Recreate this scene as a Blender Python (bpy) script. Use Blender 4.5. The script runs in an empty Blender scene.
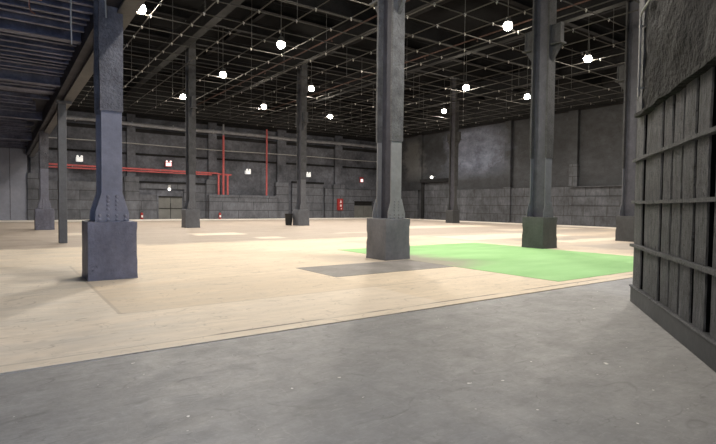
import bpy, bmesh, math, random
from mathutils import Vector, Matrix, noise
rnd = random.Random(7)
S = bpy.context.scene
COL = S.collection
PI = math.pi

# ------------------------------------------------------------------ helpers
def sm(o, ang=40):
    me = o.data
    for p in me.polygons: p.use_smooth = True
    try: me.set_sharp_from_angle(angle=math.radians(ang))
    except Exception: pass

class MB:
    def __init__(s): s.bm = bmesh.new()
    def hexa(s, c):
        v = [s.bm.verts.new(p) for p in c]
        for f in ((0,3,2,1),(4,5,6,7),(0,1,5,4),(1,2,6,5),(2,3,7,6),(3,0,4,7)):
            s.bm.faces.new([v[i] for i in f])
        return v
    def box(s, x0, x1, y0, y1, z0, z1, M=None):
        c = [(x0,y0,z0),(x1,y0,z0),(x1,y1,z0),(x0,y1,z0),(x0,y0,z1),(x1,y0,z1),(x1,y1,z1),(x0,y1,z1)]
        if M is not None: c = [M @ Vector(p) for p in c]
        return s.hexa(c)
    def prism(s, pts, axis, a, b):
        # pts: 2-D outline; axis 'x': (y,z) outline swept x a..b ; 'y': (x,z) ; 'z': (x,y)
        def P(p, t):
            return {'x': (t,p[0],p[1]), 'y': (p[0],t,p[1]), 'z': (p[0],p[1],t)}[axis]
        lo = [s.bm.verts.new(P(p,a)) for p in pts]; hi = [s.bm.verts.new(P(p,b)) for p in pts]
        n = len(pts)
        s.bm.faces.new(lo); s.bm.faces.new(hi[::-1])
        for i in range(n):
            s.bm.faces.new([lo[i], hi[i], hi[(i+1)%n], lo[(i+1)%n]])
    def tube(s, path, r, n=8, caps=True):
        path = [Vector(p) for p in path]; rings = []
        for i, p in enumerate(path):
            d = (path[min(i+1,len(path)-1)] - path[max(i-1,0)]).normalized()
            u = d.orthogonal().normalized()
            if abs(d.z) < .9: u = d.cross(Vector((0,0,1))).normalized()
            else: u = d.cross(Vector((1,0,0))).normalized()
            w = d.cross(u)
            rr = r[i] if isinstance(r, (list,tuple)) else r
            rings.append([s.bm.verts.new(p + u*math.cos(2*PI*k/n)*rr + w*math.sin(2*PI*k/n)*rr) for k in range(n)])
        for a, b in zip(rings, rings[1:]):
            for k in range(n): s.bm.faces.new([a[k], a[(k+1)%n], b[(k+1)%n], b[k]])
        if caps:
            s.bm.faces.new(rings[0][::-1]); s.bm.faces.new(rings[-1])
    def lathe(s, prof, c=(0,0,0), n=16):
        rings = []
        for r, z in prof:
            rings.append([s.bm.verts.new((c[0]+r*math.cos(2*PI*k/n), c[1]+r*math.sin(2*PI*k/n), c[2]+z)) for k in range(n)])
        for a, b in zip(rings, rings[1:]):
            for k in range(n): s.bm.faces.new([a[k], a[(k+1)%n], b[(k+1)%n], b[k]])
        s.bm.faces.new(rings[0][::-1]); s.bm.faces.new(rings[-1])
    def dome(s, c, r, nrm, n=6):
        # small rivet: low cone-dome on a plane whose normal is nrm
        c = Vector(c); nrm = Vector(nrm).normalized(); u = nrm.orthogonal().normalized(); w = nrm.cross(u)
        a = [s.bm.verts.new(c + (u*math.cos(2*PI*k/n)+w*math.sin(2*PI*k/n))*r) for k in range(n)]
        b = [s.bm.verts.new(c + nrm*r*.6 + (u*math.cos(2*PI*k/n)+w*math.sin(2*PI*k/n))*r*.55) for k in range(n)]
        for k in range(n): s.bm.faces.new([a[k], a[(k+1)%n], b[(k+1)%n], b[k]])
        s.bm.faces.new(b); s.bm.faces.new(a[::-1])
    def bevel(s, w, seg=1):
        bmesh.ops.bevel(s.bm, geom=s.bm.edges[:], offset=w, segments=seg, affect='EDGES', profile=.5)
    def build(s, name, mat, parent=None, smooth=False, loc=None):
        bmesh.ops.recalc_face_normals(s.bm, faces=s.bm.faces[:])
        me = bpy.data.meshes.new(name); s.bm.to_mesh(me); s.bm.free()
        me.materials.append(mat)
        o = bpy.data.objects.new(name, me); COL.objects.link(o)
        if parent is not None: o.parent = parent
        if loc is not None: o.location = loc
        if smooth: sm(o)
        return o

def empty(name, loc, rz=0):
    o = bpy.data.objects.new(name, None); COL.objects.link(o)
    o.empty_display_size = .2
    o.location = loc; o.rotation_euler = (0,0,rz); return o
def tag(o, label=None, cat=None, group=None, kind=None):
    if label: o['label'] = label
    if cat: o['category'] = cat
    if group: o['group'] = group
    if kind: o['kind'] = kind
    return o
def struct(o, label=None, cat='wall'): 
    return tag(o, label, cat, None, 'structure')
def copy_tree(o, parent=None):
    c = o.copy(); COL.objects.link(c)
    if parent is not None: c.parent = parent
    for ch in list(o.children): copy_tree(ch, c)
    return c

# ------------------------------------------------------------------ materials
def newmat(name):
    m = bpy.data.materials.new(name); m.use_nodes = True
    nt = m.node_tree; b = nt.nodes['Principled BSDF']; return m, nt, b
class N:
    def __init__(s, nt): s.nt = nt
    def node(s, t, **k):
        n = s.nt.nodes.new(t)
        for a, v in k.items(): setattr(n, a, v)
        return n
    def link(s, a, b): s.nt.links.new(a, b)
    def put(s, sock, v):
        if isinstance(v, bpy.types.NodeSocket): s.link(v, sock)
        else: sock.default_value = v
    def math(s, op, a, b=0, c=None, clamp=False):
        n = s.node('ShaderNodeMath', operation=op, use_clamp=clamp)
        s.put(n.inputs[0], a); s.put(n.inputs[1], b)
        if c is not None: s.put(n.inputs[2], c)
        return n.outputs[0]
    def coords(s, scale=(1,1,1), kind='Object'):
        tc = s.node('ShaderNodeTexCoord'); mp = s.node('ShaderNodeMapping')
        mp.inputs['Scale'].default_value = scale
        s.link(tc.outputs[kind], mp.inputs[0]); return mp.outputs[0]
    def noise(s, vec, scale, detail=4, rough=.55, lo=.3, hi=.7, to0=0., to1=1., dist=0.):
        n = s.node('ShaderNodeTexNoise'); s.link(vec, n.inputs['Vector'])
        n.inputs['Scale'].default_value = scale; n.inputs['Detail'].default_value = detail
        n.inputs['Roughness'].default_value = rough; n.inputs['Distortion'].default_value = dist
        r = s.node('ShaderNodeMapRange'); s.link(n.outputs['Fac'], r.inputs[0])
        for i, v in enumerate((lo, hi, to0, to1)): r.inputs[i+1].default_value = v
        return r.outputs[0]
    def scratch(s, vec, scale, w=.006, mask=(.5,.6), detail=2):
        a = s.noise(vec, scale, detail, .5, .5-w, .5); b = s.noise(vec, scale, detail, .5, .5, .5+w, 1., 0.)
        return s.math('MULTIPLY', s.math('MULTIPLY', a, b), s.noise(vec, scale*.9+1, 3, .6, mask[0], mask[1]))
    def ramp(s, v, a, b, to0=0., to1=1.):
        r = s.node('ShaderNodeMapRange'); s.put(r.inputs[0], v)
        for i, x in enumerate((a, b, to0, to1)): r.inputs[i+1].default_value = x
        return r.outputs[0]
    def mix(s, f, a, b, mode='MIX'):
        n = s.node('ShaderNodeMix', data_type='RGBA', blend_type=mode)
        s.put(n.inputs[0], f)
        for i, v in ((6,a),(7,b)):
            if isinstance(v, bpy.types.NodeSocket): s.link(v, n.inputs[i])
            else: n.inputs[i].default_value = tuple(v)+((1,) if len(v)==3 else ())
        return n.outputs[2]
    def gray(s, v):
        c = s.node('ShaderNodeCombineColor')
        for i in range(3): s.put(c.inputs[i], v)
        return c.outputs[0]
    def bump(s, h, strength, dist=.02):
        b = s.node('ShaderNodeBump'); b.inputs['Strength'].default_value = strength
        b.inputs['Distance'].default_value = dist; s.link(h, b.inputs['Height']); return b.outputs[0]

def painted(name, col, var=.25, scale=1.5, rough=.6, bump=.3, bscale=30, metal=0, stretch=(1,1,1), bdist=.01, chips=None, kind='Object', spec=.25):
    m, nt, b = newmat(name); n = N(nt); v = n.coords(stretch, kind)
    f = n.noise(v, scale, 5, .6, .3, .7, 1-var, 1+var)
    f2 = n.noise(v, scale*7, 4, .6, .3, .7, 1-var*.5, 1+var*.5)
    g = n.gray(n.math('MULTIPLY', f, f2))
    c = n.mix(1., col, g, 'MULTIPLY')
    if chips:
        k = n.noise(v, chips[0], 6, .7, chips[1], chips[1]+.04)
        c = n.mix(k, c, chips[2])
    n.link(c, b.inputs['Base Color'])
    b.inputs['Roughness'].default_value = rough; b.inputs['Metallic'].default_value = metal; b.inputs['Specular IOR Level'].default_value = spec
    if bump:
        h = n.noise(v, bscale, 5, .6, .2, .8)
        n.link(n.bump(h, bump, bdist), b.inputs['Normal'])
    return m

def emit(name, col, strength):
    m, nt, b = newmat(name)
    b.inputs['Base Color'].default_value = tuple(col)+(1,)
    b.inputs['Emission Color'].default_value = tuple(col)+(1,)
    b.inputs['Emission Strength'].default_value = strength
    return m

# ---- tan stage floor -------------------------------------------------------
def floor_material():
    m, nt, b = newmat('painted_tan_floor'); n = N(nt)
    tc = n.node('ShaderNodeTexCoord'); sx = n.node('ShaderNodeSeparateXYZ')
    n.link(tc.outputs['Object'], sx.inputs[0]); X, Y = sx.outputs[0], sx.outputs[1]
    v = n.coords((.45,1.2,1)); v1 = n.coords((1,1,1))
    big = n.noise(v, .5, 5, .6, .3, .7); mid = n.noise(v, 2.2, 6, .65, .35, .65); fine = n.noise(v1, 14, 4, .6, .3, .7)
    wob = n.noise(v1, .7, 4, .6, .2, .8, -.6, .6)
    base = n.mix(big, (.63,.515,.375), (.72,.60,.455))
    base = n.mix(n.math('MULTIPLY', mid, .28), base, (.42,.35,.27))
    base = n.mix(n.math('MULTIPLY', fine, .10), base, (.36,.31,.25))
    def rect(x0, x1, y0, y1, e=.02, w=None):
        xx, yy = X, Y
        if w is not None: xx = n.math('ADD', X, w); yy = n.math('ADD', Y, w)
        a = n.math('MULTIPLY', n.ramp(xx, x0-e, x0+e), n.ramp(xx, x1+e, x1-e))
        c = n.math('MULTIPLY', n.ramp(yy, y0-e, y0+e), n.ramp(yy, y1+e, y1-e))
        return n.math('MULTIPLY', a, c)
    # cool under-deck light tinted in at left; paler boards nearest the edge
    left = n.math('MULTIPLY', n.ramp(n.math('ADD', X, wob), 2.2, -1.0), .75)
    base = n.mix(left, base, (.68,.61,.53))
    base = n.mix(n.math('MULTIPLY', rect(-9, 1.24, 7.05, 13, .015), .45), base, (.74,.68,.60))
    base = n.mix(n.math('MULTIPLY', rect(1.22, 1.27, 7.05, 13, .008), .6), base, (.34,.28,.22))
    base = n.mix(n.math('MULTIPLY', rect(1.24, 8.8, 7.03, 7.08, .008), .55), base, (.34,.28,.22))
    base = n.mix(n.math('MULTIPLY', rect(1.24, 5.45, 7.05, 9.6, .02), .38), base, (.50,.40,.29))
    base = n.mix(n.math('MULTIPLY', rect(-9, 5.4, 5.0, 7.05, .015), .35), base, (.74,.67,.59))
    sm_ = n.noise(n.coords((.35,1.3,1)), 1.0, 7, .72, .44, .66)
    base = n.mix(n.math('MULTIPLY', n.math('MULTIPLY', sm_, n.ramp(X, 4.5, 1.0)), .55), base, (.40,.39,.375))
    # bare brown-grey boards in the far half of the hall
    far = n.math('MULTIPLY', n.ramp(n.math('ADD', Y, wob), 18.0, 18.7), n.ramp(Y, 43.4, 43.2))
    base = n.mix(n.math('MULTIPLY', far, n.noise(v, .9, 4, .6, .3, .7, .75, 1.0)), base, (.275,.228,.195))
    base = n.mix(n.math('MULTIPLY', n.math('MULTIPLY', n.ramp(n.math('ADD', X, wob), 15.3, 16.6), n.ramp(X, 34.6, 34.5)), n.noise(v, .6, 5, .65, .35, .65, .35, .9)), base, (.36,.295,.25))
    for (x0,x1,y0,y1,a) in ((7.2,9.6,22.6,24.2,.9),(8.9,10.1,19.4,20.5,.75),(14,18,21.3,21.9,.5),(2,5,25,27,.6),(16.5,24,14.6,17.2,.85),(20,30,24,26.5,.7),(19,27,11.6,12.6,.8),(25,33,19,20.6,.6)):
        base = n.mix(n.math('MULTIPLY', rect(x0,x1,y0,y1,.12,n.math('MULTIPLY',wob,.4)), a), base, (.68,.60,.48))
    for (x0,x1,y0,y1,a) in ((17.5,26,8.0,10.6,.75),(18,24,12.8,14.2,.55),(23,32,16,18.5,.6),(11,15.2,15.2,16.6,.35),(.2,1.4,10.8,13,.35)):
        base = n.mix(n.math('MULTIPLY', rect(x0,x1,y0,y1,.25,wob), a), base, (.26,.235,.215))
    # scuffed grey around the second column
    ring = n.math('MULTIPLY', rect(7.0,10.2,9.4,12.2,.5,wob), .5)
    base = n.mix(ring, base, (.27,.24,.21))
    # pale painted band along the foot of the walls
    base = n.mix(n.math('MULTIPLY', n.ramp(Y, 43.2, 43.3), .95), base, (.95,.90,.83))
    base = n.mix(n.math('MULTIPLY', n.ramp(X, 34.6, 34.7), .9), base, (.90,.82,.73))
    base = n.mix(n.math('MULTIPLY', rect(-9, 34.6, 42.7, 43.2, .03), .6), base, (.2,.17,.15))
    # edge strip board with its broken dark joint
    jn = n.noise(n.coords((.7,.05,1)), .9, 2, .5, .44, .5)
    base = n.mix(n.math('MULTIPLY', rect(-9, 60, 5.0, 5.36, .006), .3), base, (.70,.60,.47))
    base = n.mix(n.math('MULTIPLY', rect(-9, 60, 5.36, 5.385, .006), .55), base, (.30,.25,.2))
    base = n.mix(n.math('MULTIPLY', rect(-9, 60, 5.36, 5.41, .006), n.math('MULTIPLY', jn, .75)), base, (.06,.05,.045))
    f8 = n.noise(n.coords((.6,1.6,1)), 4.5, 9, .8, .46, .62)
    base = n.mix(n.math('MULTIPLY', f8, .28), base, (.46,.39,.31))
    st = n.noise(n.coords((.35,2.4,1)), 1.6, 7, .72, .42, .68)
    base = n.mix(n.math('MULTIPLY', st, .30), base, (.40,.345,.285))
    bl = n.noise(n.coords((1,1.3,1)), 1.1, 6, .7, .58, .68)
    base = n.mix(n.math('MULTIPLY', bl, .34), base, (.33,.29,.25))
    for (sc3, q3, a3, w3) in (((.5,1.1,1),1.3,.5,.010),((1.2,.7,1),2.1,.4,.008),((.6,1.5,1),3.3,.5,.010)):
        base = n.mix(n.math('MULTIPLY', n.scratch(n.coords(sc3), q3, w3), a3), base, (.20,.17,.14))
    dk = n.noise(n.coords((.9,1.1,1)), 2.3, 3, .6, .68, .72)
    base = n.mix(n.math('MULTIPLY', dk, .45), base, (.26,.225,.19))
    sc = n.noise(n.coords((.4,2.6,1)), 4, 7, .78, .60, .66)
    base = n.mix(n.math('MULTIPLY', sc, .45), base, (.2,.17,.14))
    n.link(base, b.inputs['Base Color']); b.inputs['Roughness'].default_value = .62
    b.inputs['Specular IOR Level'].default_value = .35
    h = n.noise(v1, 9, 5, .6, .2, .8); n.link(n.bump(h, .12, .01), b.inputs['Normal'])
    return m

def concrete_material():
    m, nt, b = newmat('grey_painted_concrete'); n = N(nt)
    v = n.coords((1,1,1)); vs = n.coords((.5,1.6,1))
    big = n.noise(v, .55, 6, .62, .3, .7); mid = n.noise(vs, 2.6, 7, .68, .3, .7); fine = n.noise(v, 26, 4, .6, .3, .7)
    c = n.mix(big, (.195,.195,.199), (.31,.307,.31))
    c = n.mix(n.math('MULTIPLY', mid, .55), c, (.32,.312,.308))
    st = n.noise(n.coords((.45,1.8,1)), 1.3, 8, .75, .45, .66)
    c = n.mix(n.math('MULTIPLY', st, .5), c, (.165,.160,.156))
    f8 = n.noise(v, 5.5, 9, .8, .44, .60)
    c = n.mix(n.math('MULTIPLY', f8, .45), c, (.17,.165,.162))
    f9 = n.noise(n.coords((.7,1.5,1)), 11, 9, .82, .52, .62)
    c = n.mix(n.math('MULTIPLY', f9, .35), c, (.36,.352,.35))
    s2 = n.noise(n.coords((1.6,.6,1)), 1.7, 8, .78, .55, .66)
    c = n.mix(n.math('MULTIPLY', s2, .35), c, (.15,.147,.145))
    c = n.mix(n.math('MULTIPLY', fine, .14), c, (.13,.127,.124))
    sc = n.noise(n.coords((.5,1.5,1)), 3.2, 7, .75, .60, .70)
    c = n.mix(n.math('MULTIPLY', sc, .42), c, (.13,.126,.124))
    for (sc3, q3, col3, a3, w3) in (((.5,1.1,1),1.6,(.12,.117,.115),.55,.012),((1.3,.6,1),2.3,(.40,.39,.385),.22,.008),((.8,1.4,1),3.7,(.10,.098,.096),.5,.010),((.4,1.6,1),5.1,(.42,.41,.40),.25,.008)):
        c = n.mix(n.math('MULTIPLY', n.scratch(n.coords(sc3), q3, w3), a3), c, col3)
    dk = n.noise(n.coords((.8,1.1,1)), 1.9, 6, .7, .60, .66)
    c = n.mix(n.math('MULTIPLY', dk, .4), c, (.13,.127,.125))
    sp = n.noise(v, 11, 2, .5, .74, .76)
    c = n.mix(n.math('MULTIPLY', sp, .8), c, (.75,.73,.7))
    pl = n.noise(n.coords((.8,1.2,1)), 2.0, 7, .75, .62, .70)
    c = n.mix(n.math('MULTIPLY', pl, .3), c, (.44,.42,.40))
    n.link(c, b.inputs['Base Color'])
    n.link(n.noise(v, 3, 4, .6, .3, .7, .45, .7), b.inputs['Roughness'])
    h = n.noise(v, 7, 6, .65, .2, .8); n.link(n.bump(h, .18, .012), b.inputs['Normal'])
    return m

def brick_wall(name, col, mortar, bw=1.2, bh=.8, var=.35, tint=None, msize=.03):
    m, nt, b = newmat(name); n = N(nt)
    tc = n.node('ShaderNodeTexCoord'); sx = n.node('ShaderNodeSeparateXYZ'); n.link(tc.outputs['Object'], sx.inputs[0])
    cb = n.node('ShaderNodeCombineXYZ'); n.link(n.math('ADD', sx.outputs[0], sx.outputs[1]), cb.inputs[0]); n.link(sx.outputs[2], cb.inputs[1])
    br = n.node('ShaderNodeTexBrick'); n.link(cb.outputs[0], br.inputs['Vector'])
    br.inputs['Scale'].default_value = 1; br.inputs['Brick Width'].default_value = bw; br.inputs['Row Height'].default_value = bh
    br.inputs['Mortar Size'].default_value = msize; br.inputs['Mortar Smooth'].default_value = .3
    v = n.coords((1,1,1))
    br.inputs['Color1'].default_value = tuple(col)+(1,); br.inputs['Color2'].default_value = tuple(x*.8 for x in col)+(1,)
    br.inputs['Mortar'].default_value = tuple(mortar)+(1,)
    f = n.noise(v, .8, 6, .65, .3, .7, 1-var, 1+var)
    f2 = n.noise(n.coords((1.5,1.5,.6)), 3, 6, .7, .3, .7, 1-var*.8, 1+var*.8)
    c = n.mix(1., br.outputs['Color'], n.gray(n.math('MULTIPLY', f, f2)), 'MULTIPLY')
    n.link(c, b.inputs['Base Color']); b.inputs['Roughness'].default_value = .7
    h = n.math('ADD', n.math('MULTIPLY', br.outputs['Fac'], -1), n.noise(v, 12, 4, .6, .3, .7, 0, .4))
    n.link(n.bump(h, .4, .03), b.inputs['Normal'])
    return m

def far_plaster():
    m, nt, b = newmat('black_patched_plaster'); n = N(nt)
    tc = n.node('ShaderNodeTexCoord'); sx = n.node('ShaderNodeSeparateXYZ'); n.link(tc.outputs['Object'], sx.inputs[0])
    v = n.coords((1,.6,1))
    f = n.noise(v, .45, 6, .65, .3, .7, .6, 1.35); f2 = n.noise(v, 2.5, 6, .7, .3, .7, .6, 1.35)
    c = n.mix(1., (.028,.030,.035), n.gray(n.math('MULTIPLY', f, f2)), 'MULTIPLY')
    Y, Z = sx.outputs[1], sx.outputs[2]
    w = n.noise(v, .6, 5, .65, .2, .8, -1.6, 1.6)
    yy = n.math('ADD', Y, w)
    k = n.math('MULTIPLY', n.math('MULTIPLY', n.ramp(yy, 28.8, 31.8), n.ramp(yy, 37.6, 35.2)), n.math('MULTIPLY', n.ramp(Z, 4., 5.5), n.ramp(Z, 9.4, 8.6)))
    c = n.mix(n.math('MULTIPLY', k, .95), c, n.mix(n.noise(v, 1.3, 7, .75, .36, .64), (.07,.08,.112), (.185,.20,.265)))
    k2 = n.math('MULTIPLY', n.math('MULTIPLY', n.ramp(yy, 40, 41), n.ramp(yy, 44, 43)), n.math('MULTIPLY', n.ramp(Z, 4., 5.5), n.ramp(Z, 9.2, 8.2)))
    c = n.mix(n.math('MULTIPLY', k2, .6), c, (.14,.14,.14))
    cr = n.noise(n.coords((1,1,.5)), 1.4, 3, .5, .49, .50, 0, 1); cr2 = n.noise(n.coords((1,1,.5)), 1.4, 3, .5, .50, .51, 1, 0)
    c = n.mix(n.math('MULTIPLY', n.math('MULTIPLY', cr, cr2), .5), c, (.01,.01,.01))
    n.link(c, b.inputs['Base Color']); b.inputs['Roughness'].default_value = .7
    n.link(n.bump(n.noise(v, 6, 5, .6, .2, .8), .4, .04), b.inputs['Normal'])
    return m

def turf_material():
    m, nt, b = newmat('green_floor_paint'); n = N(nt)
    v = n.coords((1,1,1)); f = n.noise(n.coords((.5,1.4,1)), .9, 5, .6, .3, .7); g = n.noise(v, 60, 3, .6, .3, .7)
    c = n.mix(f, (.225,.43,.17), (.30,.52,.23)); c = n.mix(n.math('MULTIPLY', g, .15), c, (.14,.30,.11))
    tc = n.node('ShaderNodeTexCoord'); sx = n.node('ShaderNodeSeparateXYZ'); n.link(tc.outputs['Object'], sx.inputs[0])
    w = n.noise(v, .8, 5, .65, .2, .8, -.7, .7); X = n.math('ADD', sx.outputs[0], w); Y = n.math('ADD', sx.outputs[1], n.math('MULTIPLY', w, .8))
    # worn through to the grey boards beside the column (its own corner)
    k = n.math('MULTIPLY', n.ramp(X, 10.6, 9.3), n.math('MULTIPLY', n.ramp(Y, 8.0, 8.8), n.ramp(Y, 11.6, 10.6)))
    c = n.mix(n.math('MULTIPLY', k, .92), c, (.29,.255,.215))
    n.link(c, b.inputs['Base Color']); b.inputs['Roughness'].default_value = .75
    b.inputs['Specular IOR Level'].default_value = .25
    n.link(n.bump(n.noise(v, 90, 3, .6, .2, .8), .15, .004), b.inputs['Normal'])
    return m

def plank_material(name, c0, c1):
    m, nt, b = newmat(name); n = N(nt)
    v = n.coords((5,5,.45)); v1 = n.coords((1,1,1))
    pk = n.noise(n.coords((1,1,.02)), 2.4, 1, .4, .35, .65); gr = n.noise(v, 5, 7, .7, .3, .7); big = n.noise(v1, 1.6, 5, .6, .3, .7)
    c = n.mix(gr, c0, c1); c = n.mix(n.math('MULTIPLY', pk, .45), c, c1); c = n.mix(n.math('MULTIPLY', big, .45), c, tuple(x*.55 for x in c0))
    mo = n.noise(n.coords((2,2,.9)), 5, 8, .8, .42, .6); c = n.mix(n.math('MULTIPLY', mo, .55), c, tuple(x*.4 for x in c0)); sp = n.noise(v1, 6, 5, .75, .60, .64); c = n.mix(n.math('MULTIPLY', sp, .8), c, (.008,.008,.008))
    lt = n.noise(n.coords((3,3,.6)), 6, 6, .75, .64, .72); c = n.mix(n.math('MULTIPLY', lt, .35), c, tuple(x*1.9 for x in c1))
    n.link(c, b.inputs['Base Color']); b.inputs['Roughness'].default_value = .68
    h = n.math('ADD', n.noise(v, 9, 6, .7, .2, .8), n.noise(v1, 5, 5, .7, .3, .7, 0, .9))
    n.link(n.bump(h, .9, .035), b.inputs['Normal'])
    return m

M = {}
M['tan'] = floor_material(); M['concrete'] = concrete_material(); M['turf'] = turf_material()
M['patch'] = painted('dark_grey_floor_panel', (.205,.19,.178), .22, 1.4, .6, .1, 12)
M['wall'] = painted('black_wall_paint', (.092,.096,.114), .5, .6, .7, .3, 5, bdist=.03)
M['wall_dark'] = painted('black_trim_and_shade', (.018,.018,.019), .3, .6, .8, .2, 6, spec=.08)  # black parts; also painted as shade on upper walls and plank gaps
M['blocks'] = brick_wall('black_painted_blocks', (.095,.099,.116), (.022,.022,.025), 3.2, .82)
M['blocks_far'] = brick_wall('black_worn_blocks', (.060,.063,.073), (.02,.02,.021), 1.9, .78, .5)
M['farwall'] = far_plaster()
M['pale_panel'] = painted('grey_blue_panel_paint', (.23,.24,.29), .12, .6, .6, .1, 8)
M['column'] = painted('charcoal_column_paint', (.20,.205,.255), .16, 1.5, .5, .25, 14, bdist=.012)
M['sheath'] = painted('rough_column_sheathing', (.13,.132,.155), .3, 3, .6, .7, 18, bdist=.03, chips=(5,.72,(.2,.19,.18)))
M['web'] = painted('dark_column_web', (.06,.06,.072), .25, 2, .6, .2, 14)
M['plinth'] = painted('worn_plinth_paint', (.155,.158,.205), .25, 1.8, .5, .55, 7, bdist=.035, chips=(4,.66,(.07,.07,.095)))
M['plinth_c'] = painted('greenish_plinth_paint', (.062,.066,.062), .2, 1.8, .55, .3, 9, bdist=.02)
M['steel'] = painted('grid_pipe_steel', (.065,.063,.06), .3, 2, .6, 0, spec=.15)
M['clamp'] = painted('pale_clamp_metal', (.42,.41,.39), .2, 4, .5, 0, spec=.2)
M['hanger'] = painted('hanger_rod_steel', (.10,.1,.1), .2, 2, .5, 0)
M['ceil'] = painted('black_roof_deck', (.006,.006,.0065), .4, .6, .85, .3, 4, spec=.05)
M['girder'] = painted('black_roof_steel', (.011,.011,.012), .35, 1, .7, .2, 6, spec=.08)
M['joist'] = painted('dark_joist_paint', (.12,.125,.175), .45, 1.3, .6, .3, 10)
M['joist_gap'] = painted('dark_deck_boards', (.03,.03,.04), .4, 1.2, .75, .3, 6)
M['beam'] = painted('grey_beam_paint', (.065,.065,.068), .25, 1.5, .55, .2, 10)
M['red'] = painted('red_pipe_paint', (.46,.105,.105), .2, 2, .45, 0)
M['redsign'] = painted('red_gloss_paint', (.30,.03,.03), .15, 4, .4, 0)
M['white'] = painted('white_plastic', (.75,.75,.72), .05, 4, .4, 0)
M['whitemark'] = painted('white_marking', (.75,.7,.68), .1, 9, .5, 0)
M['sign_glow'] = emit('lit_sign_face', (1,.72,.72), 1.1)
M['lamp_glow'] = emit('lit_lamp_lens', (1,.98,.93), 2.0)
M['black'] = painted('black_plastic', (.015,.015,.015), .2, 3, .5, 0)
M['pipe'] = painted('grey_wall_pipe_paint', (.21,.215,.235), .25, 1.5, .45, 0)
M['door'] = painted('grey_door_paint', (.13,.13,.125), .15, 1.5, .55, .1, 8)
M['plank'] = plank_material('black_weathered_planks', (.054,.057,.064), (.168,.175,.198))
M['batten'] = plank_material('black_batten_wood', (.075,.079,.088), (.155,.16,.178))
M['kick'] = painted('black_kickboard_paint', (.058,.062,.068), .2, 1.5, .5, .2, 10)
M['rough'] = painted('rough_black_plaster', (.015,.0155,.017), .5, 1.6, .7, .9, 9, bdist=.05, spec=.12)
M['conduit'] = painted('grey_conduit_paint', (.34,.34,.34), .15, 3, .45, 0)
M['rust'] = painted('rusty_iron', (.26,.13,.10), .4, 7, .7, .4, 20)
M['rust_d'] = painted('dark_rusty_pipe', (.05,.03,.025), .4, 7, .7, .2, 20, spec=.1)
M['bulb'] = emit('glowing_lamp_bulb', (1.,.90,.74), 190)
M['white_glow'] = emit('white_plastic_added_glow', (.9,.9,.88), .45)  # glow added to the white emergency light cases so they read brighter
M['column_b'] = painted('grey_column_paint', (.105,.109,.122), .16, 1.5, .5, .25, 14, bdist=.012)
M['column_d'] = painted('black_column_paint', (.055,.056,.058), .2, 1.5, .55, .25, 14, bdist=.012)
M['column_n'] = painted('plain_grey_column_paint', (.225,.227,.232), .14, 1.5, .5, .2, 14, bdist=.012)
M['sheath_n'] = painted('plain_grey_sheathing', (.105,.106,.110), .35, 3, .6, .7, 18, bdist=.03)
M['plinth_n'] = painted('plain_grey_plinth_paint', (.155,.156,.166), .2, 1.8, .5, .3, 6, bdist=.02)
M['sheath_b'] = painted('grey_column_sheathing', (.062,.064,.070), .3, 3, .6, .7, 18, bdist=.03)
M['sheath_d'] = painted('black_column_sheathing', (.045,.045,.047), .3, 3, .6, .7, 18, bdist=.03)
M['housing'] = painted('dark_lamp_housing', (.06,.06,.06), .1, 3, .5, 0)

# ------------------------------------------------------------------ setting
m = MB(); m.box(-9, 37.9, 5.15, 48.2, -.20, 0); fl = m.build('floor', M['tan']); struct(fl, 'wide tan painted board floor of the hall behind the grey strip', 'floor')
m = MB(); m.box(-9, 37.9, -7, 5.128, -.25, -.006); struct(m.build('floor_front', M['concrete']), 'grey scuffed concrete floor in the foreground', 'floor')

# roof: deck, Y girders over the columns, X beams
CX = [1.70, 8.61, 15.62, 22.3]
m = MB(); m.box(-9, 38, -3, 48.2, 12.6, 12.8); roof = struct(m.build('ceiling', M['ceil']), 'black roof deck high above the pipe grid', 'ceiling')
def ibeam_y(m, x, y0, y1, z0, z1, w=.3, t=.04):
    m.box(x-w/2, x+w/2, y0, y1, z0, z0+t); m.box(x-w/2, x+w/2, y0, y1, z1-t, z1); m.box(x-.02, x+.02, y0, y1, z0+t, z1-t)
def ibeam_x(m, y, x0, x1, z0, z1, w=.3, t=.04):
    m.box(x0, x1, y-w/2, y+w/2, z0, z0+t); m.box(x0, x1, y-w/2, y+w/2, z1-t, z1); m.box(x0, x1, y-.02, y+.02, z0+t, z1-t)
for x in (8.61, 15.62, 22.3, 31.7):
    m = MB(); ibeam_y(m, x, -2, 47.6, 10.4, 11.5, .42); m.build('girder', M['girder'], roof)
for y in [4, 8, 12, 16, 20.6, 24.5, 28, 32, 36, 40, 44]:
    m = MB(); ibeam_x(m, y, 2.2, 37.4, 11.5 if y != 20.6 else 10.62, 12.1 if y != 20.6 else 11.4, .3); m.build('roof_beam', M['girder'], roof)
for x in (5.1, 12.1, 19, 27, 34.6):
    m = MB(); ibeam_y(m, x, -2, 47.6, 12.1, 12.58, .25); m.build('purlin', M['girder'], roof)

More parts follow.
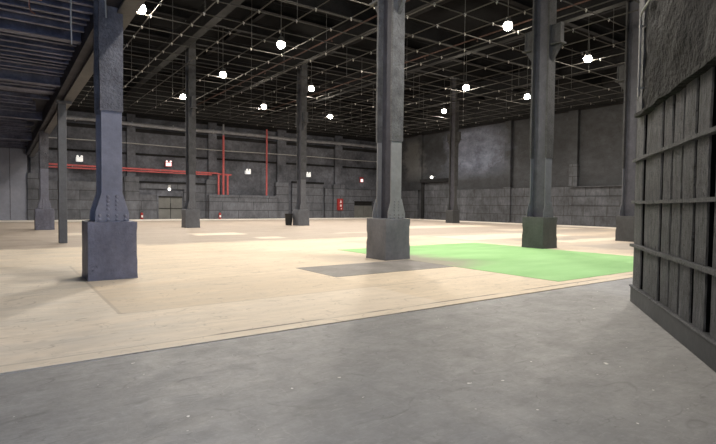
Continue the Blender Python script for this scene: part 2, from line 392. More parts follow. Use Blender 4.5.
# back wall (Y = 47.7) with its built-on masonry
YB = 47.7
m = MB(); m.box(-9, 37.9, YB, YB+.4, -.1, 12.7); wb = struct(m.build('wall_back', M['wall']), 'far black wall with pilasters, pipes and a red sprinkler line')
PIL = [(1.9,2.5),(8.95,9.65),(16.15,16.95),(23.4,24.4),(30.55,31.5)]
for a, b_ in PIL:
    m = MB(); m.box(a, b_, YB-.35, YB+.02, 3.4, 12.6); m.build('pilaster', M['wall'], wb)
    m = MB(); m.box(a-.25, b_+.25, YB-.5, YB+.02, -.05, 3.75); m.bevel(.03); m.build('pilaster_base', M['blocks'], wb)
def wains(x0, x1, z1, d=.22, mat='blocks'):
    m = MB(); m.box(x0, x1, YB-d, YB+.02, -.05, z1); m.build('block_base', M[mat], wb)
wains(2.75, 8.7, 3.2); wains(9.9, 11.45, 2.2); wains(13.9, 15.9, 3.0)
wains(29.3, 30.3, 3.3); wains(31.75, 33.1, 2.05); wains(36.1, 37.5, 2.05)
m = MB(); m.box(31.75, 37.5, YB-.22, YB+.02, 2.05, 3.3); m.build('block_base', M['blocks'], wb)
m = MB(); m.box(9.9, 15.9, YB-.2, YB+.02, 2.75, 3.25); m.build('block_base', M['blocks'], wb)
# low concrete ledge under the red risers
m = MB(); m.box(16.0, 23.1, YB-1.0, YB+.02, -.05, 2.05); m.bevel(.02); m.build('low_ledge', M['blocks'], wb)
m = MB(); m.box(15.95, 23.2, YB-1.08, YB+.02, 2.05, 2.32); m.bevel(.04); m.build('ledge_cap', M['blocks'], wb)
# wall girts; the upper two dark bands are painted shade
for z0, z1, d in ((5.70, 5.86, .16),(7.72, 8.0, .2),(9.0, 9.2, .2)):
    for (a, b_) in zip([2.5,9.65,16.95,24.4,31.5], [8.95,16.15,23.4,30.55,37.5]):
        m = MB(); m.box(a, b_, YB-d, YB+.02, z0, z1); m.build('girt_and_shade_band', M['wall_dark'], wb)
m = MB(); m.box(9.9, 15.9, YB-.35, YB+.02, 3.25, 3.4); m.build('girt_and_shade_band', M['wall_dark'], wb)
m = MB(); m.box(25.2, 29.1, YB-.32, YB+.02, 3.72, 3.92); m.build('girt_and_shade_band', M['wall_dark'], wb)
# shallow shuttered bay right of the black bin
m = MB(); m.box(25.2, 29.0, YB-.25, YB+.02, -.05, 3.7); m.build('bricked_up_bay', M['blocks'], wb)
# pale panels under the deck at far left
for i in range(6):
    m = MB(); x = -5.2+i*1.15; m.box(x, x+1.12, YB-.3, YB+.02, -.02, 5.6); m.bevel(.012); m.build('pale_panel', M['pale_panel'], wb)

m = MB(); m.box(-8.9, 37.4, YB-.42, YB+.02, 9.2, 12.6); m.build('upper_wall_shade', M['wall_dark'], wb)  # dark band painting in the shade above the lamp shades
# double door in the back wall
m = MB(); m.box(11.5, 13.85, YB-.12, YB+.02, 2.10, 2.6); m.box(11.5, 11.62, YB-.12, YB+.02, -.02, 2.10); m.box(13.74, 13.85, YB-.12, YB+.02, -.02, 2.10)
d1 = struct(m.build('door_1', M['wall']), 'grey double door in the far wall below a small lit lamp', 'door')
for x0, x1 in ((11.63,12.67),(12.70,13.73)):
    m = MB(); m.box(x0, x1, YB-.08, YB+.01, .0, 2.09); m.bevel(.01); m.build('door_leaf', M['door'], d1)
m = MB(); m.box(11.64, 13.72, YB-.20, YB-.02, 1.98, 2.08); m.box(11.65, 13.71, YB-.13, YB-.085, .93, 1.0); m.build('push_bar', M['black'], d1)
m = MB(); m.box(12.66, 12.71, YB-.12, YB-.085, .02, 1.45); m.build('centre_post', M['black'], d1)
# low double door with black transom at the right end of the back wall
m = MB(); m.box(33.2, 36.0, YB-.30, YB+.02, 1.92, 2.04); m.box(33.1, 33.25, YB-.3, YB+.02, -.02, 1.95); m.box(35.95, 36.1, YB-.3, YB+.02, -.02, 1.95)
d2 = struct(m.build('door_2', M['blocks']), 'low grey double door with a black transom near the far corner', 'door')
m = MB(); m.box(33.27, 35.93, YB-.06, YB+.01, 1.42, 1.90); m.build('transom', M['black'], d2)
for x0, x1 in ((33.27,34.58),(34.62,35.93)):
    m = MB(); m.box(x0, x1, YB-.2, YB+.01, .0, 1.40); m.bevel(.012); m.build('door_leaf', M['door'], d2)

# far right wall (X = 37.5)
XR = 37.5
m = MB(); m.box(XR, XR+.4, -.2, YB+.4, -.1, 12.7); wf = struct(m.build('wall_far_right', M['farwall']), 'long dark patched plaster wall on the right behind the columns')
for a, b_ in ((40.45,41.1),(35.5,36.25),(28.75,29.4),(22.35,23.2),(14.6,15.4),(8,8.8)):
    m = MB(); m.box(XR-.3, XR+.02, a, b_, 3.2, 9.2); m.build('pilaster', M['farwall'], wf)
for a, b_ in ((41.1,47.6),(29.4,36.25),(22.9,28.8),(.0,17.6)):
    m = MB(); m.box(XR-.18, XR+.02, a, b_, -.05, 3.12+rnd.uniform(-.04,.04)); m.build('block_base', M['blocks_far'], wf)
m = MB(); m.box(XR-.32, XR+.02, 28.7, 29.5, -.05, 3.2); m.build('block_base', M['blocks_far'], wf)
m = MB(); m.box(XR-.32, XR+.02, 17.6, 22.9, -.05, 2.3); m.box(XR-.22, XR+.02, 17.6, 22.9, 2.3, 3.05); m.bevel(.02); m.build('board_panel', M['blocks_far'], wf)
m = MB(); m.box(XR-.4, XR+.02, 17.6, 22.9, 3.05, 3.12); m.box(XR-.35, XR+.02, 17.6, 22.9, 1.62, 1.66); m.build('rail', M['blocks_far'], wf)
m = MB(); m.box(XR-.34, XR+.02, 22.3, 23.0, 3.12, 4.9); m.build('pilaster_patch', M['blocks_far'], wf)
m = MB(); m.box(XR-.35, XR+.02, 15.5, 47.5, 9.15, 9.45); m.box(XR-.2, XR+.02, 15.5, 47.5, 9.45, 12.5); m.build('ledge_and_upper_shade', M['wall_dark'], wf)  # ledge, plus a dark sheet painting the unlit wall above it
# closed doorway in that wall
m = MB(); m.box(XR-.42, XR+.02, 36.25, 40.5, 3.95, 4.3); m.box(XR-.25, XR+.02, 40.1, 40.45, -.02, 3.95)
d3 = struct(m.build('door_3', M['wall_dark']), 'tall black doorway in the right wall under a small white lamp', 'door')
m = MB(); m.box(XR-.08, XR+.02, 36.25, 40.1, .0, 3.94); m.build('door_leaf', M['blocks_far'], d3)

# left and front shells, mostly outside the frame
m = MB(); m.box(-9.3, -9, -7, YB+.4, -.1, 12.7); struct(m.build('wall_left', M['wall']), 'dark left side wall under the deck')
m = MB(); m.box(9.2, 37.9, -.6, -.2, -.1, 12.7); struct(m.build('wall_front', M['wall']), 'dark front wall behind the plank partition')

# mezzanine deck over the left side
m = MB(); m.box(-9, 1.95, -3, YB, 5.66, 5.8); deck = struct(m.build('ceiling_left', M['joist_gap']), 'dark joisted underside of the deck at the upper left', 'ceiling')
y = 4.0; k = 0
while y < 46.5:
    if abs(y-13.85) < .22 or abs(y-19.1) < .3: y += .44; continue
    fine = y > 21.5
    dz = rnd.uniform(-.03,.03) + (.12 if fine else 0)
    xe = 1.78 if not fine else rnd.uniform(1.0,1.7)
    m = MB()
    m.box(-8.9, xe, y-.055, y+.055, 5.40+dz, 5.425+dz); m.box(-8.9, xe, y-.02, y+.02, 5.42+dz, 5.67)
    m.build('joist', M['joist'], deck)
    y += rnd.choice((.44,.44,.5,.42)) if not fine else rnd.choice((.7,.9,1.1)); k += 1
for y, z in ((13.85, 5.28), (19.1, 5.22), (28.0, 5.3), (37.5, 5.3)):
    m = MB(); ibeam_x(m, y, -8.9, 1.8, z, 5.67, .26, .035); m.build('cross_beam', M['joist'], deck)
m = MB(); m.box(-8.9, 1.7, 19.6, 22.0, 5.45, 5.67); m.build('boxed_soffit', M['joist'], deck)
m = MB(); m.box(1.60, 1.86, -3, YB, 5.1, 5.72); m.build('edge_fascia', M['joist_gap'], deck)
m = MB(); m.box(1.80, 2.10, -3, YB-.02, 5.0, 5.05); m.box(1.93, 1.97, -3, YB-.02, 5.05, 6.0); m.box(1.80, 2.10, -3, YB-.02, 6.0, 6.05)
m.build('edge_beam', M['beam'], deck)

# ------------------------------------------------------------------ columns
def make_column(tall=12.55):
    root = empty('steel_column', (0,0,0))
    # concrete plinth, a little chipped
    m = MB(); m.box(-.43,.43,-.43,.43,0,1.1); bmesh.ops.subdivide_edges(m.bm, edges=m.bm.edges[:], cuts=9, use_grid_fill=True)
    for v in m.bm.verts:
        c = v.co; e = sum((abs(abs(c.x)-.43)<.01, abs(abs(c.y)-.43)<.01, abs(c.z-1.1)<.01))
        q = noise.noise(c*3.1)*.010 + noise.noise(c*9)*.006
        if c.z > .02:
            f = 1 - (.018 if e>=2 else 0) + q
            c.x *= f; c.y *= f
            if e >= 2 and noise.noise(c*2.7+Vector((5,1,2))) > .22: c.x *= .965; c.y *= .965; c.z -= .02 if c.z > 1 else 0
            if c.z > 1.0: c.z += noise.noise(c*4)*.015 - (.012 if e>=2 else 0)
    m.build('plinth', M['plinth'], root, smooth=True)
    # H section: flanges face -Y and +Y, web between
    zt = 3.17
    for s, nm in ((-1,'flange'),(1,'flange')):
        y0, y1 = (s*.30-.02, s*.30+.02)
        m = MB(); m.box(-.18,.18,y0,y1,1.08,tall); m.bevel(.006); m.build('flange', M['column'], root)
        # rough casing above head height
        m = MB(); ys = sorted((s*.275, s*.345)); m.box(-.20,.20,ys[0],ys[1],zt,tall-.1)
        bmesh.ops.subdivide_edges(m.bm, edges=[e for e in m.bm.edges if abs(e.verts[0].co.z-e.verts[1].co.z)>1], cuts=40, use_grid_fill=True)
        for v in m.bm.verts:
            v.co.x += noise.noise(Vector((v.co.x*2, s*3, v.co.z*2.2)))*.012
            if abs(v.co.y) > .3: v.co.y += s*noise.noise(Vector((v.co.x*5, 1, v.co.z*3)))*.006
        m.build('casing', M['sheath'], root, smooth=True)
        # riveted gusset plate at the foot
        m = MB(); ya, yb = sorted((s*.32, s*.345))
        m.prism([(-.29,1.09),(.29,1.09),(.29,1.27),(.18,1.63),(-.18,1.63),(-.29,1.27)], 'y', ya, yb)
        yr = s*.345
        m.box(-.29,.29, min(s*.345,s*.355), max(s*.345,s*.355), 1.09, 1.26)
        for z in (1.33,1.41,1.49,1.57):
            for x in (-.075,.075): m.dome((x, yr, z), .030, (0,s,0))
        for x in (-.22,-.075,.075,.22):
            for z in (1.13,1.21): m.dome((x, s*.355, z), .030, (0,s,0))
        m.build('gusset_plate', M['column'], root)
    m = MB(); m.box(-.03,.03,-.28,.28,1.08,tall); m.build('web', M['web'], root)
    # crane brackets near the top
    for s in (-1,1):
        ya = lambda t: s*(.345+t)
        m = MB()
        m.box(-.07,.07, min(ya(0),ya(.36)), max(ya(0),ya(.36)), 7.09, 7.75); m.box(-.10,.10, min(ya(.33),ya(.37)), max(ya(.33),ya(.37)), 7.09, 7.75)
        m.box(-.16,.16, min(ya(-.02),ya(.43)), max(ya(-.02),ya(.43)), 7.04, 7.09)
        m.prism([(ya(0),7.04),(ya(.36),7.04),(ya(.0),6.5)], 'x', -.06, .06)
        m.build('bracket', M['sheath'], root)
    return root
CL = [
 (1.70,10.72,'nearest left charcoal steel column on a big chipped square plinth, edge of the deck','front row of columns'),
 (8.61,10.65,'charcoal steel column on a square plinth beside the green floor, middle of the front row','front row of columns'),
 (15.62,10.75,'charcoal column on a greenish plinth standing at the right edge of the green floor','front row of columns'),
 (22.42,10.90,'charcoal column half hidden behind the edge of the black plank wall','front row of columns'),
 (1.82,30.9,'far left column on a plinth, seen just left of the slim post','back row of columns'),
 (9.25,30.3,'far grey column in front of the grey double door and red pipes','back row of columns'),
 (16.95,30.6,'far grey column with a black bin at its plinth','back row of columns'),
 (24.2,30.6,'far column hidden behind the column beside the green floor','back row of columns'),
 (31.7,30.4,'far column in front of the patched right wall beside the black doorway','back row of columns'),
]
c0 = make_column()
for i, (x, y, lab, g) in enumerate(CL):
    if i == 7: continue
    o = c0 if i == 0 else copy_tree(c0)
    o.location = (x, y, 0); tag(o, lab, 'column', g)
    sets = {1: ('column_n','sheath_n','plinth_n'), 2: ('column_b','sheath_d','plinth_c'), 3: ('column_b','sheath_d','column_d'), 5: ('column_b','sheath_b','column_b'),
            6: ('column_b','sheath_b','column_b'), 8: ('column_d','sheath_d','column_d')}.get(i)
    if sets:
        for ch in o.children:
            k = ch.name.split('.')[0]
            ch.data = ch.data.copy()
            ch.data.materials[0] = M[{'plinth': sets[2], 'casing': sets[1], 'bracket': sets[1], 'web': 'web'}.get(k, sets[0])]
# slim post under the beam
post = empty('steel_post', (1.76,20.5,0)); tag(post, 'slim square grey post under the deck edge beam, right of the far left column', 'post')
m = MB(); m.box(-.13,.13,-.13,.13,0,4.9); m.bevel(.012); m.build('shaft', M['column_b'], post)
m = MB(); m.box(-.17,.30,-.17,.17,4.9,5.0); m.bevel(.01); m.build('cap_plate', M['column_b'], post)

# ------------------------------------------------------------------ pipe grid
G = 9.3
XN = [5.19+1.73*i for i in range(-1,19)]; YN = [24.05-1.605*j for j in range(-14,12)]
grid = empty('pipe_grid', (0,0,G)); tag(grid, 'wide square lattice of dark pipes hung below the roof', 'lighting grid')
x0, x1 = XN[0]-.5, XN[-1]+.5; y0, y1 = YN[-1]-.5, YN[0]+.5
for y in YN:
    m = MB(); n_ = 12
    m.tube([(x0+(x1-x0)*t/n_, y+noise.noise(Vector((t,y,0)))*.02, noise.noise(Vector((t*.7,y*3,5)))*.03) for t in range(n_+1)], .024, 6); m.build('pipe', M['steel'], grid, smooth=True)
for x in XN:
    m = MB(); n_ = 14
    m.tube([(x+noise.noise(Vector((t,x,9)))*.02, y0+(y1-y0)*t/n_, .05+noise.noise(Vector((t*.7,x*3,2)))*.03) for t in range(n_+1)], .024, 6); m.build('pipe', M['steel'], grid, smooth=True)
# clamps at the crossings
nodes = [(x,y) for x in XN for y in YN if not (x > 12 and y < 7)]
nodes.sort(key=lambda p: (p[0]-0)**2+(p[1]-0)**2)
def seen(p):
    d = Vector((p[0],p[1],G-1.45)).normalized(); fw = Vector((.580,.814,-.034)); rt = Vector((.8145,-.580,.010))
    z = d.dot(fw); u = d.dot(rt)/max(z,1e-3)
    up = Vector((.011,.033,.999)); w = d.dot(up)/max(z,1e-3)
    return z > .1 and abs(u) < .72 and w < .445
vis = [p for p in nodes if seen(p)]
def clamp_shape(m, x, y, z, k):
    s = .035+.012*(k%3)
    m.box(x-s*.8, x+s*.8, y-.025, y+.025, z-.025, z+.06); m.box(x-.014, x+.014, y-.014, y+.014, z-.08, z-.025)
m = MB(); clamp_shape(m, 0,0,0,1); proto = m.build('clamp', M['clamp'], grid)
for i, (x,y) in enumerate(vis[:100]):
    o = proto if i == 0 else proto.copy()
    if i: COL.objects.link(o)
    o.parent = grid; o.location = (x,y,.0); o.rotation_euler = (0,0,rnd.uniform(-.6,.6))
m = MB()
for k, (x,y) in enumerate(vis[100:]):
    if rnd.random() < .45: clamp_shape(m, x, y, 0, 0)
tag(m.build('clamp', M['clamp'], grid), 'far pale pipe clamps', None, None, 'stuff')
hp = None
for i, x in enumerate(XN):
    for j, y in enumerate(YN):
        if i % 2 == 0 and j % 3 == (i//2) % 3 and seen((x,y)):
            if hp is None:
                m = MB(); m.tube([(0,0,0),(0,0,2.8)], .010, 5); hp = m.build('hanger_rod', M['hanger'], grid); o = hp
            else: o = hp.copy(); COL.objects.link(o)
            o.parent = grid; o.location = (x+.06,y+.06,.0)

for x, z, lab in ((13.9,10.0,'rust brown sprinkler pipe running high above the pipe grid, left of the middle column'),(20.4,10.25,'rust brown sprinkler pipe running high above the pipe grid, right of the middle column')):
    q = empty('sprinkler_pipe', (x,20,z)); tag(q, lab, 'pipe', 'sprinkler pipes in the roof')
    m = MB(); m.tube([(0,-16,0),(0,0,.02),(0,27,0)], .04, 8); m.build('tube', M['rust_d'], q, smooth=True)
    for k in range(-14, 27, 4):
        m = MB(); m.tube([(0,k,0),(0,k,-.14)], .018, 6); m.tube([(0,k,-.14),(0,k,-.16)], .05, 8); m.build('sprinkler_head', M['rust_d'], q)
# ------------------------------------------------------------------ ceiling lamps
def make_lamp():
    root = empty('ceiling_lamp', (0,0,0))
    m = MB(); m.lathe([(.07,.36),(.12,.32),(.14,.18),(.17,.12),(.17,.10)], n=18); m.build('housing', M['housing'], root, smooth=True)
    m = MB(); m.lathe([(.09,.10),(.165,.06),(.20,-.03),(.185,-.12),(.13,-.19),(.04,-.225)], n=18); m.build('bulb', M['bulb'], root, smooth=True)
    m = MB(); m.tube([(0,0,.32),(0,0,3.0)], .014, 6); m.build('drop_rod', M['hanger'], root)
    return root
LAMPS = [
 (4.75,22.17,'bright ceiling lamp just right of the top of the nearest left column'),
 (11.21,30.24,'round ceiling lamp left of centre, the one at the right of the far grey column'),
 (11.45,22.84,'largest glowing ceiling lamp between the left and middle front columns'),
 (11.11,38.23,'small ceiling lamp left of the top of the far column before the double door'),
 (17.51,37.94,'small ceiling lamp low over the red vertical pipe'),
 (24.19,38.44,'lowest small ceiling lamp just right of the column with the black bin'),
 (18.30,31.65,'small ceiling lamp at the top right of the column with the black bin'),
 (31.9,31.85,'small ceiling lamp over the black doorway in the right wall'),
 (25.48,23.41,'ceiling lamp right of the middle column, upper of the pair there'),
 (30.99,22.61,'small ceiling lamp just left of the column at the green floor edge'),
 (18.26,14.39,'large ceiling lamp at upper right, left of the column at the green edge'),
 (25.66,14.94,'rightmost large ceiling lamp, beside the plank wall'),
 (5.0,30.6,None),(5.75,38.2,None),(18.0,22.6,None),(24.5,30.3,None),(31,38.2,None),(31.5,14.9,None),
 (4.75,14.6,None),(11.4,14.5,None),(4.75,7.0,None),(11.4,7.0,None),(18.2,7.0,None),(25.6,7.0,None)]
lp = make_lamp()
for i, (x,y,lab) in enumerate(LAMPS):
    o = lp if i == 0 else copy_tree(lp)
    o.location = (x,y,9.45 if i not in (6,7) else 9.87)
    tag(o, lab or 'warm ceiling lamp hidden behind a column or above the picture', 'lamp', 'lamps hung in the pipe grid')
    ld = bpy.data.lights.new('lamp_light', 'SPOT'); ld.energy = 640 if y < 34 else 860; ld.color = (1,.94,.85); ld.shadow_soft_size = .16; ld.spot_size = math.radians(154); ld.spot_blend = .7
    if lab is None and y < 8: ld.energy = 440
    if 17 < x < 19 and 14 < y < 23: ld.energy = 480
    lo = bpy.data.objects.new('lamp_light', ld); COL.objects.link(lo); lo.location = (0,0,-.42); lo.parent = o

# ------------------------------------------------------------------ things on the floor
m = MB(); m.box(8.82, 15.35, 5.62, 13.5, 0, .006)
g = m.build('green_floor_paint', M['turf']); tag(g, 'large bright green painted rectangle on the tan floor', 'floor paint')
m = MB(); m.box(5.45, 8.80, 8.38, 10.08, 0, .005)
tag(m.build('floor_panel', M['patch']), 'dark grey rectangle on the tan floor left of the green area', 'floor panel')
b_ = empty('trash_bin', (16.2,31.0,0)); tag(b_, 'small black bin standing against the left of a far plinth', 'bin')
m = MB(); m.lathe([(.20,0),(.22,.02),(.28,.80),(.29,.80),(.26,.80),(.20,.05)], n=20); m.build('tub', M['black'], b_, smooth=True)
m = MB(); m.tube([(.285*math.cos(2*PI*k/20), .285*math.sin(2*PI*k/20), .80) for k in range(21)], .015, 6, False); m.build('rim', M['black'], b_, smooth=True)

# ------------------------------------------------------------------ pipes on the back wall
def pipe(name, path, r, mat, label, cat='pipe', group=None, br=None, n=10):
    p0 = Vector(path[0]); root = empty(name, p0); tag(root, label, cat, group)
    m = MB(); m.tube([Vector(p)-p0 for p in path], r, n); m.build('tube', M[mat], root, smooth=True)
    return root
def wavy(x0, x1, y, z, step=3.6, amp=.06):
    out = []; x = x0; k = 0
    while x < x1: out.append((x, y, z+amp*math.sin(k*1.7))); x += step; k += 1
    out.append((x1, y, z)); return out
p = pipe('wall_pipe', wavy(2.6, 37.2, YB-.53, 8.32), .17, 'pipe', 'thick grey pipe running along the upper far wall')
for x in (5.0, 9.3, 12.8, 16.5, 20, 23.9, 27.5, 31, 34.3):
    m = MB(); m.box(x-2.6-.04, x-2.6+.04, -.05, .53, -.05, .05); m.box(x-2.6-.05, x-2.6+.05, -.19,.19,-.19,.19); m.build('pipe_clip', M['pipe'], p)
pipe('conduit', wavy(2.6, 37.2, YB-.48, 6.62, 5, .04), .045, 'conduit', 'thin pale conduit along the far wall below the thick pipe')
YR = YB-.62
r1 = pipe('red_pipe', [(2.75,YR,4.50),(9,YR,4.44),(16.9,YR,4.36),(17.2,YR,4.28),(18.3,YR,4.27)], .085, 'red', 'long red sprinkler pipe running level along the far wall')
m = MB(); m.tube([(0,.02,-.22),(7,.02,-.27),(13.6,.02,-.30)], .055, 8); m.build('lower_tube', M['red'], r1, smooth=True)
for x in (2.0, 5.5, 8.9, 12.5):
    m = MB(); m.box(x-.04, x+.04, -.14, .62, -.13, -.06); m.build('pipe_clip', M['pipe'], r1)
for x, zt, lab in ((16.95,4.2,'short red riser, left of the three under the red pipe end'),(17.85,4.2,'short red riser, right of the three under the red pipe end')):
    pipe('red_riser', [(x,YB-.84,2.33),(x,YB-.84,zt)], .09, 'red', lab, 'pipe', 'red riser pipes')
r2 = pipe('red_riser', [(17.42,YB-.86,2.33),(17.42,YB-.86,8.0)], .10, 'red', 'tall red riser crossing the end of the level red pipe', 'pipe', 'red riser pipes')
m = MB(); m.tube([(0,0,5.66),(0,0,6.75)], .09, 8); m.build('grey_upper_length', M['pipe'], r2, smooth=True)
pipe('red_riser', [(21.95,YB-.84,2.33),(21.95,YB-.84,9.0)], .085, 'red', 'tall red riser standing alone, right of the white emergency light', 'pipe', 'red riser pipes')

# ------------------------------------------------------------------ signs and lights on the walls
def emergency(x, z, lab):
    r = empty('emergency_light', (x,YB,z)); tag(r, lab, 'emergency light', 'white twin-head emergency lights')
    m = MB(); m.box(-.24,.24,-.42,0,-.22,.12); m.bevel(.015); m.build('body', M['white_glow'], r)
    for s in (-1,1):
        m = MB(); m.tube([(s*.15,-.40,.20),(s*.15,-.26,.20)], [.095,.07], 10); m.build('lamp_head', M['white_glow'], r, smooth=True)
        m = MB(); m.tube([(s*.15,-.33,.20),(s*.15,-.28,.11)], .02, 6); m.build('neck', M['white'], r)
    return r
emergency(5.31,5.06,'white twin-head emergency light on the far wall right of the slim post')
emergency(20.19,4.68,'white twin-head emergency light left of the lone tall red riser')
emergency(27.12,4.68,'white twin-head emergency light just right of the column with the bin')
r = empty('exit_sign', (12.49,YB-.125,5.05)); tag(r, 'small lit red and white sign over the grey double door', 'sign')
m = MB(); m.box(-.32,.32,-.10,.12,-.28,.20); m.bevel(.02); m.build('case', M['redsign'], r)
m = MB(); m.box(-.24,.24,-.115,-.10,-.20,.10); m.build('lit_face', M['sign_glow'], r)
for s in (-1,1):
    m = MB(); m.tube([(s*.17,-.16,.22),(s*.17,-.02,.22)], [.085,.06], 10); m.build('lamp_head', M['sign_glow'], r, smooth=True)
r = empty('door_lamp', (12.55,YB-.1,2.9)); tag(r, 'small lit white lamp directly above the grey double door', 'lamp')
m = MB(); m.box(-.12,.12,-.14,.1,-.05,.22); m.bevel(.015); m.build('housing', M['conduit'], r)
m = MB(); m.lathe([(.10,-.06),(.13,-.12),(.12,-.24),(.05,-.30)], c=(0,-.1,0), n=12); m.build('lens', M['lamp_glow'], r, smooth=True)
r = empty('alarm_beacon', (34.4,YB,4.4)); tag(r, 'small red-cased white alarm beacon on the far wall near the corner', 'alarm')
m = MB(); m.box(-.26,.26,-.10,0,-.30,.32); m.bevel(.02); m.build('case', M['redsign'], r)
m = MB(); m.box(-.16,.16,-.17,-.10,-.24,.10); m.bevel(.02); m.build('lens', M['sign_glow'], r)
r = empty('wall_lamp', (XR,38.6,4.55)); tag(r, 'round white wall lamp above the black doorway in the right wall', 'lamp')
m = MB(); m.box(-.42,0,-.06,.06,-.05,.05); m.build('arm', M['conduit'], r)
m = MB(); m.lathe([(.05,.16),(.14,.10),(.17,0),(.14,-.10),(.05,-.15)], c=(-.5,0,-.08), n=14); m.build('globe', M['lamp_glow'], r, smooth=True)

def extinguisher(x, y, lab):
    r = empty('fire_extinguisher', (x,y,0)); tag(r, lab, 'fire extinguisher', 'red fire extinguishers on the floor')
    m = MB(); m.lathe([(.10,0),(.115,.02),(.115,.48),(.09,.56),(.04,.60)], n=14); m.build('cylinder', M['redsign'], r, smooth=True)
    m = MB(); m.box(-.07,.07,-.125,-.05,.18,.36); m.build('label_sticker', M['white'], r)
    m = MB(); m.tube([(0,0,.6),(0,0,.68)], .025, 8); m.box(-.02,.14,-.02,.02,.68,.71); m.build('valve_handle', M['black'], r)
    m = MB(); m.tube([(-.03,0,.66),(-.13,-.03,.6),(-.15,-.03,.4),(-.13,-.03,.2)], .014, 6); m.build('hose', M['black'], r, smooth=True)
extinguisher(16.9,YB-1.35,'red fire extinguisher on the floor against the low concrete ledge')
extinguisher(10.1,YB-.55,'red fire extinguisher on the floor left of the grey double door')
r = empty('fire_cabinet', (31.05,YB-.5,.85)); tag(r, 'tall red fire cabinet with white markings on a far pilaster base', 'fire cabinet')
m = MB(); m.box(-.36,.36,-.22,0,0,1.3); m.bevel(.03); m.build('case', M['redsign'], r)
m = MB(); m.prism([(.02,1.18),(.16,.86),(-.10,.80)], 'y', -.235, -.22); m.build('white_marking', M['whitemark'], r)
for q4 in ((-.06,.14,.42,.64),(.06,.16,.12,.26)):
    m = MB(); m.box(q4[0],q4[1],-.235,-.22,q4[2],q4[3]); m.build('white_marking', M['whitemark'], r)

# ------------------------------------------------------------------ hanging bits under the deck
def hang(x, y, z0, z1, lab, r=.010):
    q = empty('hanging_cable', (x,y,z1)); tag(q, lab, 'cable', 'loose cables under the deck')
    m = MB(); m.tube([(0,0,0),(.01,0,(z0-z1)*.4),(-.01,.0,(z0-z1)*.7),(0,0,z0-z1)], [r*.6,r*.7,r*1.3,r], 7); m.build('strand', M['conduit'], q, smooth=True)
hang(.915,9.0,3.9,5.45,'pale cable hanging straight down below the deck at upper left')
hang(1.40,9.0,4.42,5.45,'short pale cable hanging beside the top of the nearest left column')
q = empty('junction_box', (.47,9.0,4.62)); tag(q, 'rusty junction box with a drooping cable under the deck at upper left', 'junction box')
m = MB(); m.box(-.07,.07,-.06,.06,-.13,.0); m.bevel(.015); m.build('box', M['rust'], q)
m = MB(); m.tube([(0,0,0),(0,0,1.04)], .018, 7); m.build('drop_pipe', M['joist'], q, smooth=True)
m = MB(); m.tube([(-.05,0,-.06),(-.10,0,-.14),(-.105,0,-.25),(-.08,0,-.33),(-.03,0,-.36)], .010, 6); m.build('cable', M['rust'], q, smooth=True)

# ------------------------------------------------------------------ plank wall at right
P0 = Vector((8.06,3.88,0)); rz = math.atan2(-.6,-.8)
# local frame: +x runs towards the camera's right, +y ... the face that looks at the hall is local y = 0, front is -y
wr = MB(); wr.box(.08, 7.4, .15, .5, -.02, 7.2); wr = wr.build('wall_right', M['wall_dark']); wr.location = P0; wr.rotation_euler = (0,0,rz)
struct(wr, 'black plank wall with battens and rough plaster above, at the right', 'wall')
# which local side faces the hall?  direction (-.6,.8) world
side = -1 if (Matrix.Rotation(rz,3,'Z') @ Vector((0,-1,0))).dot(Vector((-.6,.8,0))) > 0 else 1
def L(y): return y*(-side)          # depth measured out of the wall (negative = towards the hall) kept as local y
edges = [.07,.60,1.08,1.55,1.965,2.39,2.825,3.225]
m = MB(); dark_faces = []
w = [(edges[i], edges[i+1]) for i in range(len(edges)-1)]
w += [(3.31,3.78),(3.79,4.2),(4.22,4.7),(4.72,5.2),(5.22,5.7),(5.72,6.3),(6.32,6.9),(6.92,7.4)]
for i, (a, b_) in enumerate(w):
    g = rnd.uniform(.022,.042); d0 = rnd.uniform(.0,.03); lean = rnd.uniform(-.02,.02)
    rows = 34; ring = []
    for k in range(rows+1):
        z = .2 + (2.86-.2)*k/rows
        def wob(q): return noise.noise(Vector((q, z*1.3, 0)))*.014 + noise.noise(Vector((q, z*5.5, 4)))*.008
        xl = a+g*.6 + lean*(k/rows-.5) + wob(i*3.1); xr = b_-g*1.4 + lean*(k/rows-.5) + wob(i*3.1+50)
        f = d0 + noise.noise(Vector((i*2.2, z*.8, 7)))*.010
        ring.append([m.bm.verts.new(p) for p in ((xl,.16,z),(xl,f+.012,z),(xl+.010,f,z),(xr-.014,f,z),(xr,f+.016,z),(xr,.16,z))])
    for A, B in zip(ring, ring[1:]):
        for q_ in range(5):
            fc = m.bm.faces.new([A[q_], A[q_+1], B[q_+1], B[q_]])
            if q_ in (0,4): fc.material_index = 1  # plank sides coloured dark as the shade inside the gaps
pk = m.build('planks', M['plank'], wr); pk.data.materials.append(M['wall_dark'])
for z, x0_ in ((.875,.05),(1.535,.09),(2.175,.09)):
    m = MB(); n_ = 24
    for k in range(1): pass
    m.box(x0_, 7.4, -.05, .03, z-.021, z+.021)
    bmesh.ops.subdivide_edges(m.bm, edges=[e for e in m.bm.edges if abs(e.verts[0].co.x-e.verts[1].co.x)>1], cuts=40, use_grid_fill=True)
    for v in m.bm.verts: v.co.z += noise.noise(Vector((v.co.x*1.1, z, 0)))*.010; v.co.y += noise.noise(Vector((v.co.x*1.7, z, 3)))*.008
    m.build('batten', M['batten'], wr)
m = MB(); m.box(.05, 7.4, -.02, .16, -.02, .225); m.bevel(.008); m.build('kick_board', M['kick'], wr)
m = MB(); m.box(.04, 7.4, -.04, .16, .225, .256); m.bevel(.01); m.build('kick_cap', M['batten'], wr)
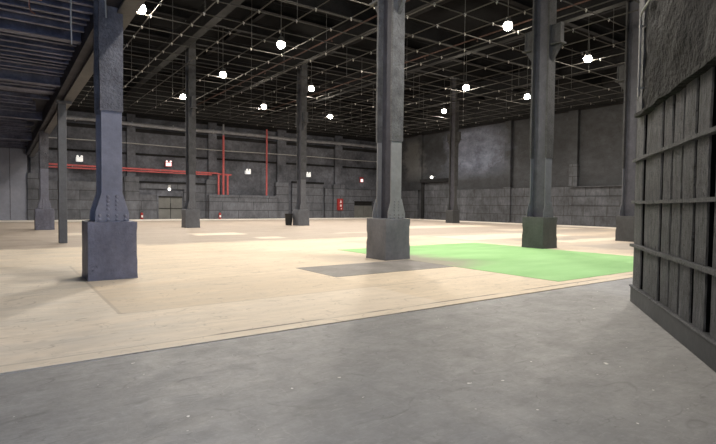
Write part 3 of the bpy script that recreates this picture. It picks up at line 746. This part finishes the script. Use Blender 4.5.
# rough plaster above
m = MB(); nx_, nz_ = 110, 70; X0, X1, Z0, Z1 = .60, 7.4, 2.80, 7.2
vs = []
for i in range(nx_+1):
    row = []
    for k in range(nz_+1):
        x = X0+(X1-X0)*i/nx_; z = Z0+(Z1-Z0)*k/nz_
        q_ = Vector((x,z,0)); d = noise.noise(q_*1.3)*.05 + noise.noise(q_*4.1)*.025 + noise.noise(q_*11)*.010
        if k == 0: z += noise.noise(q_*2.5)*.02
        row.append(m.bm.verts.new((x, -.035+d, z)))
    vs.append(row)
for i in range(nx_):
    for k in range(nz_): m.bm.faces.new([vs[i][k], vs[i+1][k], vs[i+1][k+1], vs[i][k+1]])
for i in range(nx_):
    a = m.bm.verts.new((vs[i][0].co.x, .06, vs[i][0].co.z)); b_ = m.bm.verts.new((vs[i+1][0].co.x, .06, vs[i+1][0].co.z))
    m.bm.faces.new([vs[i][0], a, b_, vs[i+1][0]])
m.build('plaster', M['rough'], wr, smooth=True)
m = MB(); m.box(.27, 7.4, -.085, .06, 2.80, 2.85)
bmesh.ops.subdivide_edges(m.bm, edges=[e for e in m.bm.edges if abs(e.verts[0].co.x-e.verts[1].co.x)>1], cuts=50, use_grid_fill=True)
for v in m.bm.verts: v.co.z += noise.noise(Vector((v.co.x*2.1, 0, 0)))*.022; v.co.y += noise.noise(Vector((v.co.x*2.7, 0, 3)))*.03
m.build('ledge', M['rough'], wr, smooth=True)
m = MB(); m.box(.28, .62, -.05, .4, 2.85, 7.2)
bmesh.ops.subdivide_edges(m.bm, edges=[e for e in m.bm.edges if abs(e.verts[0].co.z-e.verts[1].co.z)>1], cuts=50, use_grid_fill=True)
for v in m.bm.verts: v.co.x += noise.noise(Vector((v.co.x, 0, v.co.z*2)))*.02
m.build('corner_strip', M['plank'], wr, smooth=True)
cd = empty('conduit', (0,0,0)); cd.location = wr.matrix_basis @ Vector((.64,-.10,3.05)); cd.rotation_euler = (0,0,rz)
tag(cd, 'bent grey conduit fixed to the rough plaster above the plank wall', 'conduit')
m = MB(); m.tube([(0,0,0),(0,0,.6),(.0,0,1.10),(.02,0,1.16),(.08,0,1.18),(.6,0,1.18),(2.2,0,1.18)], .016, 8); m.build('tube', M['conduit'], cd, smooth=True)
for z in (.12,1.0):
    m = MB(); m.box(-.022,.022,-.018,.08,z-.01,z+.01); m.build('strap', M['conduit'], cd)

# ------------------------------------------------------------------ camera, world, view
cam = bpy.data.cameras.new('camera'); cam.sensor_width = 36; cam.lens = 500/716*36; cam.clip_end = 300
co = bpy.data.objects.new('camera', cam); COL.objects.link(co); S.camera = co
R = ((0.8144651221465805, -0.011254005249033933, 0.5801033633522653), (-0.5801228419051406, -0.03337277460874293, 0.8138450382074078), (0.010200642463042463, -0.9993796101986315, -0.03370966645596505))
mt = Matrix.Identity(4)
for r_ in range(3):
    mt[r_][0] = R[r_][0]; mt[r_][1] = -R[r_][1]; mt[r_][2] = -R[r_][2]
mt[2][3] = 1.45
co.matrix_world = mt
W = bpy.data.worlds.new('world'); S.world = W; W.use_nodes = True
bg = W.node_tree.nodes['Background']; bg.inputs[0].default_value = (.56,.71,1,1); bg.inputs[1].default_value = 2.7
S.view_settings.view_transform = 'Standard'; S.view_settings.look = 'None'; S.view_settings.gamma = 1
S.view_settings.use_curve_mapping = False
S.view_settings.exposure = 0.17
